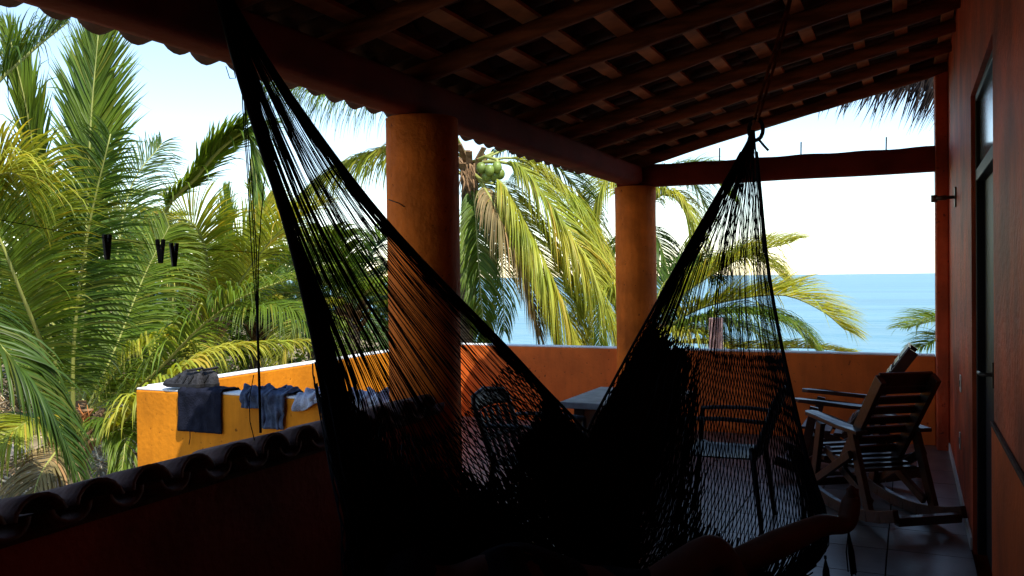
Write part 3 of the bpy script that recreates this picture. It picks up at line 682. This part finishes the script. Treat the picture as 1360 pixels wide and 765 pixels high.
# ------------------------------------------------------------------ rocking chairs
def rocker(x, y, ang, lab, W=.62, seed=0, BY=.42, BZ=.92, RB=-.52):
    c = thing('rocking_chair', lab, 'chair', (x, y, 0), 'wooden rocking chairs by the wall')
    X = Matrix.Translation((x, y, 0)) @ Matrix.Rotation(ang, 4, 'Z')
    wd = M['wood']; P = lambda a, b_, c_: X @ V((a, b_, c_)); h = W/2; side = X.to_3x3() @ V((1, 0, 0))
    def flat(name, pts, wdt, th, up=side):
        q = MB()
        for i in range(len(pts)-1): q.bar(P(*pts[i]), P(*pts[i+1]), wdt, th, up)
        return q.build(name, wd, c, bevel=.004)
    for s in (-1, 1):
        # curved runner
        q = MB(); L = []
        for k in range(9):
            t_ = k/8; yy = RB+(.48-RB)*t_; L.append((s*h*.86, yy, .035+.09*(2*t_-1.0)**2))
        for i in range(8): q.bar(P(*L[i]), P(*L[i+1]), .07, .036, side)
        q.build('runner', wd, c, bevel=.003)
        flat('leg', [(s*h*.86, .30, .06), (s*h*.86, .20, .53)], .06, .034)
        flat('leg', [(s*h*.86, -.34, .07), (s*h*.86, -.16, .53)], .06, .034)
        flat('brace', [(s*h*.86+s*.035, .30, .10), (s*h*.86+s*.035, -.2, .40)], .05, .028)
        flat('brace', [(s*h*.86-s*.036, -.3, .12), (s*h*.86-s*.036, .2, .36)], .05, .028)
        # armrest, paddle shaped
        q = MB(); out = [(-.05,-.27),(.03,-.27),(.035,-.05),(.05,.18),(.045,.30),(.02,.345),(-.03,.345),(-.05,.30),(-.05,.1)]
        n = len(out); vs = [P(s*(h*.9)+s*a, b_, z+.02*(b_ > 0)+.03*b_) for z in (.535, .56) for a, b_ in out]
        fsx = [tuple(range(n))[::-1], tuple(n+k for k in range(n))]+[(k, (k+1) % n, n+(k+1) % n, n+k) for k in range(n)]
        if s < 0: fsx = [f[::-1] for f in fsx]
        q.add(vs, fsx); q.build('armrest', wd, c, bevel=.004)
        flat('back_stile', [(s*h*.72, .0, .30), (s*h*.72, -BY, BZ)], .075, .034)
    for yy in (RB+.02, .42): flat('crossbar', [(-h*.8, yy, .09), (h*.8, yy, .09)], .05, .05, V((0, 0, 1)))
    flat('crossbar', [(-h*.84, .2, .30), (h*.84, .2, .30)], .06, .03, V((0, 0, 1)))
    for k in range(7):
        yy = .27-k*.075; z = .37-.012*k; flat('seat_slat', [(-h*.78, yy, z), (h*.78, yy, z)], .055, .02, V((0, 0, 1)))
    bn = V((0, BZ-.3, BY)).normalized()
    for k in range(8):
        t_ = .12+k*.118; yy = -BY*t_; z = .30+(BZ-.30)*t_
        q = MB(); q.bar(P(-h*.7, yy+.028, z+.02), P(h*.7, yy+.028, z+.02), .055 if k < 7 else .10, .018, X.to_3x3() @ bn); q.build('back_slat', wd, c, bevel=.003)
    return c
rocker(-.245, 5.98, R(35), 'nearer wooden rocking chair, its slatted back towards the viewer, by the red wall', .50, 0, .41, .88, -.60)
rocker(-.44, 6.98, R(90), 'farther wooden rocking chair seen from the side, leaning back against the sea parapet view', .66, 0, .46, .95)

# ------------------------------------------------------------------ palms
UPV = V((0, 0, 1))
FN, FWD = 1.9, .62
def frond(parent, pts, L=.9, n=80, material='leaf', droop=.5, open_=.55, normal=None, rad=.022, width=.017, tipfold=1.0, start=.14, twist=0.0, both=(-1, 1), fold=.35, messy=1.0):
    """rachis through pts (world), leaflets both sides; open_ = how far leaflets stand off the midrib"""
    n = int(n*FN); width *= FWD; P = pts; q = MB(); m_ = 18
    cen = [cat_rom(P, k/m_) for k in range(m_+1)]
    rb = MB(); rb.tube(cen, [rad*(1-.85*k/m_)+.003 for k in range(m_+1)], 5, cap=True, sq=.7)
    fr = rb.build('frond', M['rachis'], parent)
    for i in range(n):
        t_ = start+(1-start)*(i+.5)/n; c = cat_rom(P, t_); T = (cat_rom(P, min(t_+.02, 1))-cat_rom(P, max(t_-.02, 0))).normalized()
        if normal is None:
            S = T.cross(UPV)
            if S.length < .15: S = RT0.copy()
            S.normalize()
        else: S = T.cross(normal).normalized()
        Nn = S.cross(T).normalized()
        tw = twist*t_
        S, Nn = S*math.cos(tw)+Nn*math.sin(tw), Nn*math.cos(tw)-S*math.sin(tw)
        tl = (t_-start)/(1-start)
        env = (.50+.5*min(1, tl*4))*(1 if tl < .5 else 1-.66*((tl-.5)/.5)**1.6)
        for s in both:
            if rnd(0, 1) < .02*messy: continue
            ln = L*env*rnd(.84, 1.08); op = open_*(1.1-.45*tl)+rnd(-.07, .07)*messy
            D = (S*s*op + T*(1-op*.62) + Nn*(fold+rnd(-.10, .10)*messy)).normalized()
            g_ = droop*rnd(.7, 1.35) + (.9 if rnd(0, 1) < .05*messy else 0)
            wv = D.cross(Nn).normalized(); wv = (wv+Nn*rnd(-.5, .5)).normalized()
            pos = c + T*rnd(-.01, .01); pp = [pos.copy()]; d = D.copy(); seg = 5
            for k in range(seg):
                d = (d + V((0, 0, -1))*g_*(.25+.30*k)*.42 + V((rnd(-1, 1), rnd(-1, 1), 0))*.03*messy).normalized(); pos = pos + d*(ln/seg); pp.append(pos.copy())
            wid = width*rnd(.8, 1.2)*(1.15 if tl < .6 else .8)
            prof = (.55, 1, 1, .8, .5)
            vs = []; dd = D
            for k in range(seg):
                dd = (pp[k+1]-pp[k]).normalized(); wk = (wv-dd*wv.dot(dd)).normalized(); nk = wk.cross(dd)
                vs += [pp[k]-wk*wid*prof[k], pp[k]+nk*wid*.45*prof[k], pp[k]+wk*wid*prof[k]]
            vs.append(pp[seg]); b0 = []
            for k in range(seg-1):
                a = k*3; b0 += [(a, a+1, a+4, a+3), (a+1, a+2, a+5, a+4)]
            a = (seg-1)*3; b0 += [(a, a+1, a+3), (a+1, a+2, a+3)]
            q.add(vs, b0, True)
    q.build('leaflets', M[material], fr)
    return fr
GRP = 'coconut palms around the terrace'
def palm(label, crown, base=None, lean=(0, 0), r=.14, trunk=True):
    c = V(crown); bz = terrain_z(c.x+lean[0], c.y+lean[1])-.1
    t_ = thing('palm_tree', label, 'palm tree', (c.x+lean[0], c.y+lean[1], bz), GRP)
    if trunk:
        n = max(6, int((c.z-bz)*3)); pts = []; rr = []
        for k in range(n+1):
            f = k/n; pts.append(V((c.x+lean[0]*(1-f)**2, c.y+lean[1]*(1-f)**2, bz+(c.z-bz)*f))); rr.append(r*(1.35-.45*min(1, f*1.5))*(1+.05*(k % 2)))
        MB().tube(pts, rr, 10).build('trunk', M['trunk'], t_)
        b = MB(); 
        for k in range(16):
            a = k*2.4; d = V((math.cos(a), math.sin(a), 0)); p = c+V((0, 0, -.3+.025*k))
            b.bar(p+d*r*.6, p+d*(r+.16)+V((0, 0, .28)), .11, .03, d)
        b.build('leaf_bases', M['fibre'], t_)
    return t_
def auto_fronds(t_, c, n, L, seed, mats=('leaf', 'leafy', 'leafd'), az=None, nl=46, el=(-.15, 1.25), LL=.75, width=.02):
    random.seed(seed); c = V(c)
    for k in range(n):
        a = (az[k] if az else k*2.399963+rnd(-.25, .25)); e = el[0]+(el[1]-el[0])*((k+.5)/n)**.9; ln = L*rnd(.85, 1.1)
        d = V((math.cos(a), math.sin(a), 0)); p = [c.copy()]; ang = e+.25; pos = c.copy()
        for j in range(5):
            pos = pos + (d*math.cos(ang)+UPV*math.sin(ang))*ln/5; p.append(pos.copy()); ang -= rnd(.28, .42)
        frond(t_, p, LL*rnd(.85, 1.1), nl, random.choice(mats), rnd(.35, .7), .6, width=width, rad=.025)
def coconuts(t_, pts, r, material='coco'):
    for p in pts:
        b = MB(); b.ball(p, r*rnd(.92, 1.08), 10, 8, (1, 1, 1.12)); b.build('coconut', M[material], t_)
def pl(*a): return [at(*q) for q in a]
TOCAM = -FW

# palm A, big one at left
cA = at(97, 578, 9.6)
A = palm('big coconut palm at left with a tall dark leaf rising from a low crown', cA, r=.17)
NC = V((.45, -.85, .25)).normalized()
frond(A, pl((97,575,9.6),(99,450,9.3),(117,310,9.1),(147,178,8.9)), .86, 92, 'leafd', .42, .85, normal=-NC, fold=-.05, rad=.03, width=.017, start=.16)
frond(A, pl((104,570,9.9),(115,300,10.1),(121,160,10.2),(131,42,10.2)), 1.0, 84, 'leaf', .12, .42, normal=-NC, fold=.05, width=.024, start=.3)
frond(A, pl((90,575,9.7),(58,330,9.7),(40,170,9.5),(12,45,9.4)), .85, 70, 'leaf', .05, .20, normal=-NC, fold=.05, width=.02, start=.3)
frond(A, pl((92,570,9.6),(52,380,9.0),(22,250,8.4),(-30,180,8.0)), .9, 70, 'leafy', .6, .7, start=.25)
frond(A, pl((95,580,9.5),(150,572,8.9),(205,520,8.6),(293,466,8.7),(418,452,8.9)), .62, 70, 'leafy', 1.3, .6, width=.02, start=.2)
frond(A, pl((100,580,9.9),(200,500,9.7),(272,429,9.5),(338,387,9.4),(440,355,9.4)), .85, 84, 'leaf', .75, .75, width=.018, rad=.03)
frond(A, pl((92,585,9.6),(60,470,8.8),(28,388,8.4),(-4,310,8.2),(-40,260,8.1)), .75, 74, 'leaf', .35, .9, normal=-NC, fold=0, rad=.028)
frond(A, pl((100,575,10.1),(150,470,10.4),(190,370,10.7),(225,300,10.9)), .9, 76, 'leaf', .5, .8, normal=-NC, fold=0)
frond(A, pl((100,575,10.0),(165,480,10.2),(230,450,10.2),(280,480,10.1)), .85, 70, 'leafy', .9, .7)
frond(A, pl((95,575,10.2),(70,450,10.8),(60,330,11.2),(70,240,11.5)), .9, 70, 'leafd', .4, .8, normal=-NC, fold=0)
frond(A, pl((90,580,9.8),(40,500,9.8),(-20,440,9.8),(-80,430,9.8)), .9, 70, 'leafy', .5, .7)
frond(A, pl((100,582,9.4),(140,560,9.0),(165,580,8.7),(160,640,8.5)), .55, 40, 'leaf', 1.0, .6)
frond(A, pl((95,575,10.4),(140,440,11.2),(170,260,11.8),(215,190,12.2)), .9, 66, 'leafd', .5, .7, normal=-NC, fold=0)
frond(A, pl((90,585,9.5),(50,560,8.9),(10,580,8.5),(-25,640,8.3)), .7, 60, 'leafy', 1.0, .6)
frond(A, pl((92,588,9.9),(60,560,10.6),(25,560,11.0),(-10,600,11.2)), .8, 60, 'leaf', .9, .6)
frond(A, pl((100,585,10.1),(140,520,11.0),(190,510,11.6),(235,560,12)), .8, 60, 'leafy', .9, .6)
frond(A, pl((92,585,9.3),(75,600,8.6),(50,640,8.2),(40,700,8.0)), .6, 50, 'leafb', .8, .6)
for k in range(22):
    a = rnd(-.2, 1.0); p = at(112+rnd(-8, 8), 568+rnd(-6, 6), 9.3)
    MB().tube([p, p+V((math.sin(a)*.12, -.05, .1)), p+V((math.sin(a)*.28+rnd(-.1, .1), -.1, rnd(.05, .26)))], [.01, .007, .003], 5).build('flower_stalk', M['stalk'], A) if k < 12 else None
# palm H off the left edge
cH = at(-190, 470, 8.0)
H = palm('coconut palm mostly beyond the left edge, dark leaf tips reaching into view', cH, r=.15)
frond(H, pl((-190,465,8.0),(-100,260,8.2),(-20,130,8.4),(40,70,8.6),(92,28,8.8)), .95, 86, 'leafd', .55, .8, rad=.034, width=.018)
frond(H, pl((-190,470,8.0),(-80,400,7.6),(0,460,7.4),(55,535,7.4),(97,620,7.4)), .80, 84, 'leafd', .95, .6, width=.02, rad=.03)
frond(H, pl((-190,465,8.0),(-120,250,8.4),(-60,120,8.6),(-10,60,8.8)), .9, 60, 'leafd', .4, .8)
frond(H, pl((-190,465,8.0),(-100,330,8.0),(-40,260,8.0),(20,230,8.1),(50,300,8.2)), .8, 70, 'leafy', .9, .7)
# palm B
cB = at(278, 432, 13.2)
B = palm('yellow green coconut palm in the middle of the left garden behind parapet', cB, r=.15)
frond(B, pl((278,430,13.2),(277,370,13.0),(270,322,12.7),(248,292,12.4),(200,300,12.1)), 1.05, 80, 'leafy', .5, .8, rad=.035, normal=-NC, fold=0)
frond(B, pl((290,430,13.3),(298,350,13.3),(301,262,13.3)), .8, 60, 'leaf', .0, .15, normal=-NC, fold=.0)
frond(B, pl((240,450,12.6),(214,300,12.2),(262,234,11.8),(300,192,11.5),(330,180,11.3),(342,250,11.2)), .85, 90, 'leaf', .3, .36, rad=.045, width=.024, start=.25, fold=.1)
frond(B, pl((282,430,13.2),(320,372,12.9),(372,306,12.6),(430,270,12.4)), 1.0, 80, 'leafy', .6, .8)
frond(B, pl((284,430,13.3),(315,350,13.3),(345,300,13.3),(350,270,13.3)), .9, 70, 'leafy', .3, .5, normal=-NC, fold=0)
frond(B, pl((275,432,13.2),(240,380,12.8),(200,365,12.4),(150,400,12)), 1.0, 70, 'leafy', .8, .7)
frond(B, pl((282,434,13.0),(330,410,12.4),(400,420,12),(450,470,11.8)), 1.0, 70, 'leaf', .9, .7)
frond(B, pl((275,436,13.0),(230,430,12.6),(180,460,12.2),(150,520,12)), 1.0, 70, 'leaf', .9, .7)
frond(B, pl((280,430,13.6),(240,350,14.2),(200,310,14.6),(160,300,15)), 1.0, 60, 'leafd', .6, .7)
# palm C seen through the left strings
cC = at(468, 420, 15.5)
Cp = palm('coconut palm seen through the left strings of the hammock', cC, r=.15)
auto_fronds(Cp, cC, 13, 2.7, 11, LL=.8, nl=50)
coconuts(Cp, [cC+V((rnd(-.3, .3), rnd(-.4, -.2), rnd(-.35, -.1))) for _ in range(4)], .08, 'leafd' if False else 'coco')
# palm D between the columns
cD = at(624, 222, 15.0)
D = palm('tall coconut palm with green coconuts between the two columns', cD, lean=(-.6, .4), r=.16)
frond(D, pl((628,216,15.0),(682,220,14.6),(729,274,14.3),(776,352,14.0),(818,448,13.8)), 1.7, 130, 'leafy', 1.35, .62, rad=.045, width=.021, start=.2)
frond(D, pl((628,222,15.0),(668,246,14.4),(706,312,14.0),(742,392,13.7),(764,460,13.6)), 1.6, 120, 'leafy', 1.5, .6, rad=.035, width=.02, start=.2)
frond(D, pl((627,226,15.0),(655,270,14.2),(690,350,13.9),(712,440,13.8)), 1.2, 90, 'leafb', 1.5, .6, rad=.03, width=.018, start=.2)
frond(D, pl((626,226,15.0),(632,290,14.7),(637,370,14.5),(645,460,14.4)), .75, 90, 'leaf', .6, .7, rad=.03, width=.02)
frond(D, pl((628,216,15.2),(700,196,16.0),(765,250,16.4),(812,350,16.6)), 1.2, 80, 'leafd', 1.0, .7, rad=.03)
frond(D, pl((628,214,15.4),(720,180,16.6),(800,200,17.2),(850,290,17.4)), 1.3, 80, 'leaf', 1.1, .7, rad=.03)
frond(D, pl((622,214,15.0),(575,186,14.8),(515,201,14.6),(450,228,14.3),(396,272,14.2)), 1.4, 120, 'leafy', 1.3, .65, rad=.035, width=.02)
frond(D, pl((622,212,15.0),(570,130,14.2),(470,104,13.6),(372,104,13.2)), 1.75, 110, 'leaf', 1.8, .6, rad=.035, width=.018)
frond(D, pl((622,222,15.0),(585,250,14.6),(550,330,14.4),(535,420,14.3)), 1.1, 80, 'leaf', 1.1, .7)
frond(D, pl((626,222,15.3),(650,260,16.2),(665,340,16.8),(670,440,17)), 1.0, 70, 'leafd', .9, .7)
frond(D, pl((628,218,15.2),(690,212,15.4),(750,262,15.3),(795,340,15.2),(825,420,15.1)), 1.6, 110, 'leafy', 1.3, .62, rad=.035, start=.2)
frond(D, pl((628,224,15.1),(650,262,14.8),(680,330,14.7),(718,400,14.7),(740,470,14.7)), 1.2, 100, 'leafy', 1.4, .6, rad=.03, start=.2)
frond(D, pl((628,226,15.4),(660,280,15.8),(700,350,16),(735,450,16.2)), 1.1, 90, 'leafd', 1.2, .6, rad=.03, start=.2)
coconuts(D, [at(639,223,14.45), at(650,226,14.4), at(660,222,14.45), at(646,234,14.5), at(656,233,14.55), at(664,231,14.6)], .082)
b = MB(); b.tube(pl((626,216,14.9),(645,208,14.6),(660,212,14.5),(662,222,14.45)), .03, 6); b.tube(pl((624,226,14.9),(640,240,14.6),(655,244,14.5)), .03, 6); b.build('fruit_stalk', M['rachis'], D)
b = MB()
for k in range(46):
    p = at(622+rnd(-8, 8), 228+rnd(-12, 14), 14.75); b.tube([p, p+V((rnd(-.12, .12), rnd(-.05, .05), -rnd(.1, .45)))], [.02, .004], 4)
b.build('fibre', M['fibre'], D)
# palm E low, right of the second column
cE = at(862, 452, 14.6)
E1 = palm('low coconut palm right of the far column whose yellow leaves reach over the sea', cE, r=.15)
frond(E1, pl((864,448,14.6),(900,398,14.3),(950,362,14.1),(1000,336,14.0),(1052,322,13.9)), 1.2, 100, 'leafy', .45, .75, rad=.032)
frond(E1, pl((866,450,14.5),(920,414,14.1),(975,398,13.8),(1040,392,13.6),(1090,412,13.4),(1122,438,13.3)), 1.2, 110, 'leafy', .25, .8, rad=.03)
frond(E1, pl((864,446,14.9),(910,380,14.9),(960,345,14.8),(1010,345,14.7),(1045,375,14.6)), 1.1, 80, 'leafy', .9, .75)
frond(E1, pl((866,452,14.2),(925,425,13.8),(985,415,13.5),(1045,430,13.3),(1080,462,13.2)), 1.1, 80, 'leaf', .8, .8)
frond(E1, pl((868,455,14.4),(930,455,14.0),(1000,462,13.6),(1070,462,13.4),(1132,468,13.3)), .55, 60, 'leafy', .3, .8, rad=.03, width=.022)
frond(E1, pl((864,452,14.4),(890,440,14.0),(940,446,13.6),(990,480,13.4)), .8, 70, 'leafy', .9, .7)
frond(E1, pl((860,448,14.8),(880,380,15.2),(920,350,15.4),(950,370,15.6)), .9, 70, 'leafd', .7, .7)
frond(E1, pl((858,450,14.6),(830,400,14.4),(800,390,14.2),(770,420,14)), .9, 60, 'leafy', .9, .7)
frond(E1, pl((866,452,14.9),(930,425,15.4),(1000,440,15.8),(1050,480,16)), .9, 70, 'leafd', .9, .7)
# palm F behind the second column
cF = at(846, 290, 16.8)
Fp = palm('tall coconut palm directly behind the far column', cF, lean=(.3, .5), r=.15)
frond(Fp, pl((848,288,16.8),(884,258,16.5),(912,288,16.3),(922,360,16.2)), 1.1, 84, 'leafy', 1.1, .7)
frond(Fp, pl((848,286,16.8),(890,240,16.6),(935,228,16.5),(970,262,16.4)), 1.0, 80, 'leaf', .5, .75)
frond(Fp, pl((844,288,16.8),(815,238,16.4),(792,270,16.2),(782,360,16.1)), 1.2, 86, 'leafy', 1.2, .7)
frond(Fp, pl((848,292,16.8),(872,315,16.4),(888,370,16.2),(892,440,16.1)), 1.0, 80, 'leafd', 1.0, .7)
frond(Fp, pl((844,286,16.9),(800,215,17.2),(740,195,17.4),(690,230,17.6)), 1.2, 80, 'leaf', 1.1, .7)
frond(Fp, pl((844,294,16.8),(815,330,16.6),(800,390,16.5),(795,460,16.5)), 1.0, 70, 'leaf', 1.0, .7)
frond(Fp, pl((848,286,17.2),(880,230,17.6),(915,235,17.9),(945,290,18)), 1.0, 66, 'leafd', .8, .7)
# palm G low at right, tip only
cG = at(1345, 478, 12.5)
Gp = palm('palm at far right whose green leaf tip shows above the parapet by the wall', cG, r=.14)
frond(Gp, pl((1345,475,12.5),(1300,440,12.3),(1250,426,12.2),(1202,436,12.1)), .7, 70, 'leaf', .4, .8)
frond(Gp, pl((1345,478,12.5),(1300,462,12.4),(1255,450,12.3),(1222,462,12.2)), .6, 60, 'leaf', .5, .8)
# background palms
bgp = [(30,470,17,'mid distance palm behind the big left palm, farthest left'), (185,400,19,'background palm above the big palm crown, with spread leaves'), (345,440,18,'background palm behind the parapet shoes and hanging cords'),
       (120,330,23,'tallest of the background palms behind the left garden'), (410,400,22,'background palm just left of the hammock strings'), (240,500,16,'low background palm behind the shorts on parapet'), (520,440,24,'background palm hidden behind the thick column'), (-60,330,20,'background palm beyond the left edge')]
for i, (px_, py_, d_, lab) in enumerate(bgp):
    c = at(px_, py_, d_); t_ = palm(lab, c, lean=(rnd(-.6, .6), rnd(-.5, .5)), r=.15)
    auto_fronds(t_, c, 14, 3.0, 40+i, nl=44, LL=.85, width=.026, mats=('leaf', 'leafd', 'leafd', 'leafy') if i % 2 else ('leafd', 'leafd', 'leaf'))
random.seed(99)
# leafy shrubs closing the view under the crowns
def shrub(c, r, lab, mt='leafd', n=900):
    gz = terrain_z(c.x, c.y)-.1
    t_ = thing('shrub', lab, 'shrub', (c.x, c.y, gz), 'shrubs in the garden')
    for k in range(5):
        a = k*1.3; MB().tube([V((c.x, c.y, gz)), V((c.x+math.cos(a)*r*.4, c.y+math.sin(a)*r*.4, (gz+c.z)/2)), c+V((math.cos(a)*r*.7, math.sin(a)*r*.7, 0))], [.05, .035, .015], 6).build('stem', M['trunk'], t_)
    b = MB()
    for k in range(n):
        d = V((random.gauss(0, 1), random.gauss(0, 1), random.gauss(0, .8))).normalized(); rr = r*rnd(.45, 1)*(1+.25*math.sin(d.x*5)*math.cos(d.y*4+d.z*6))
        p = c+d*rr; a = V((rnd(-1, 1), rnd(-1, 1), rnd(-.6, .4))).normalized(); s_ = rnd(.07, .15); q = a.cross(V((rnd(-1, 1), rnd(-1, 1), rnd(-1, 1)))).normalized()*s_*.35
        b.add([p, p+a*s_*.5+q, p+a*s_, p+a*s_*.5-q], [(0,1,2,3)])
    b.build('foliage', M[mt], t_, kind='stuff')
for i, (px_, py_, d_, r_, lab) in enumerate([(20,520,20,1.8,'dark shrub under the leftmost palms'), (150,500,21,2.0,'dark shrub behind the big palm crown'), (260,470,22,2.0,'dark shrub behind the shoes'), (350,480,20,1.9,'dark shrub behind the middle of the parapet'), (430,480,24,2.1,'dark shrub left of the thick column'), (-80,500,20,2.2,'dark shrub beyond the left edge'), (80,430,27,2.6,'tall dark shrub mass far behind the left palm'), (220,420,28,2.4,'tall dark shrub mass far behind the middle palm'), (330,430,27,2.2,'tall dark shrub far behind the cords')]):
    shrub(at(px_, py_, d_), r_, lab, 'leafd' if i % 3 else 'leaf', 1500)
# rocks, fallen coconuts, litter
def rock(p, r, lab):
    b = MB(); b.ball(p, r, 22, 14, (1.25, .9, .62)); b.v = [v+V((math.sin(v.x*4+v.z*5+v.y*3), math.cos(v.y*5+v.x*2), math.sin(v.z*6+v.x*4)*.6))*r*.12+V((0,0,math.sin(v.x*17+v.y*13)))*r*.04 for v in b.v]
    o = b.build('rock', M['rock']); o['label'] = lab; o['category'] = 'rock'; o['group'] = 'pale rocks under the palms'
def onground(px_, py_):
    r_ = FW + RT*((px_-680)/F0) - UP*((py_-382.5)/F0); d = 5
    while d < 60:
        p = CAM+r_*d
        if p.z < terrain_z(p.x, p.y): return p
        d += .05
    return p
for px_, py_, r_, lab in ((70,548,.42,'large pale rock left of the big palm stem'), (150,545,.45,'pale rock right of the big palm stem'), (188,535,.35,'pale rock near the parapet corner'), (20,600,.3,'small pale rock at the left edge'), (110,600,.22,'small pale rock below the palm flower stalks'), (40,630,.2,'small pale rock low by the coping tiles')):
    rock(onground(px_, py_+12)+V((0,0,.08)), r_, lab)
for px_, py_ in ((78,604), (86,612), (92,620), (28,615)):
    p = onground(px_, py_); o = MB().ball(p+V((0,0,.1)), .13, 12, 9, (1, 1, 1.15)).build('coconut', M['cocoy'])
    o['label'] = {78: 'upper of three yellow coconuts lying in the litter', 86: 'middle of three yellow coconuts lying in the litter', 92: 'lowest of three yellow coconuts lying in the litter', 28: 'single yellow coconut at the left in the litter'}[px_]
    o['category'] = 'coconut'; o['group'] = 'fallen yellow coconuts'
def litter(n, name, m_, lab, x0, x1, y0, y1, w0, w1, l0, l1):
    b = MB()
    for k in range(n):
        x, y = rnd(x0, x1), rnd(y0, y1); z = terrain_z(x, y)
        p = V((x, y, z+rnd(.01, .16))); a = V((rnd(-1, 1), rnd(-1, 1), rnd(-.35, .6))).normalized(); L = rnd(l0, l1); q = a.cross(UPV).normalized()*rnd(w0, w1)
        b.add([p-q, p+q, p+a*L*.6+q+V((0,0,.03)), p+a*L], [(0,1,2,3)])
    o = b.build(name, m_); o['kind'] = 'stuff'; o['label'] = lab; o['category'] = 'leaf litter'
litter(7000, 'leaf_litter', M['litter'], 'dry brown leaf litter on sandy ground under the palms', -19, -6, 2, 17, .008, .03, .12, .6)
litter(2600, 'dry_twigs', M['twig'], 'pale dry twigs and leaf ribs scattered over the litter', -16, -7, 3, 13, .004, .010, .2, .9)
litter(2600, 'ground_plants', M['leafy'], 'small yellow green blades sprouting through the litter', -18, -6, 2, 16, .008, .02, .12, .35)
# pink post beyond the parapet
pp = thing('pink_post', 'pale pink post top beyond the parapet seen through the right half of hammock', 'post', (at(951, 450, 10).x, at(951, 450, 10).y, -1.2))
q = pp.location; zt = at(951, 422, 10).z
MB().box((q.x-.07, q.y-.07, -1.3), (q.x+.07, q.y+.07, zt)).build('shaft', M['pinkpost'], pp, bevel=.01)
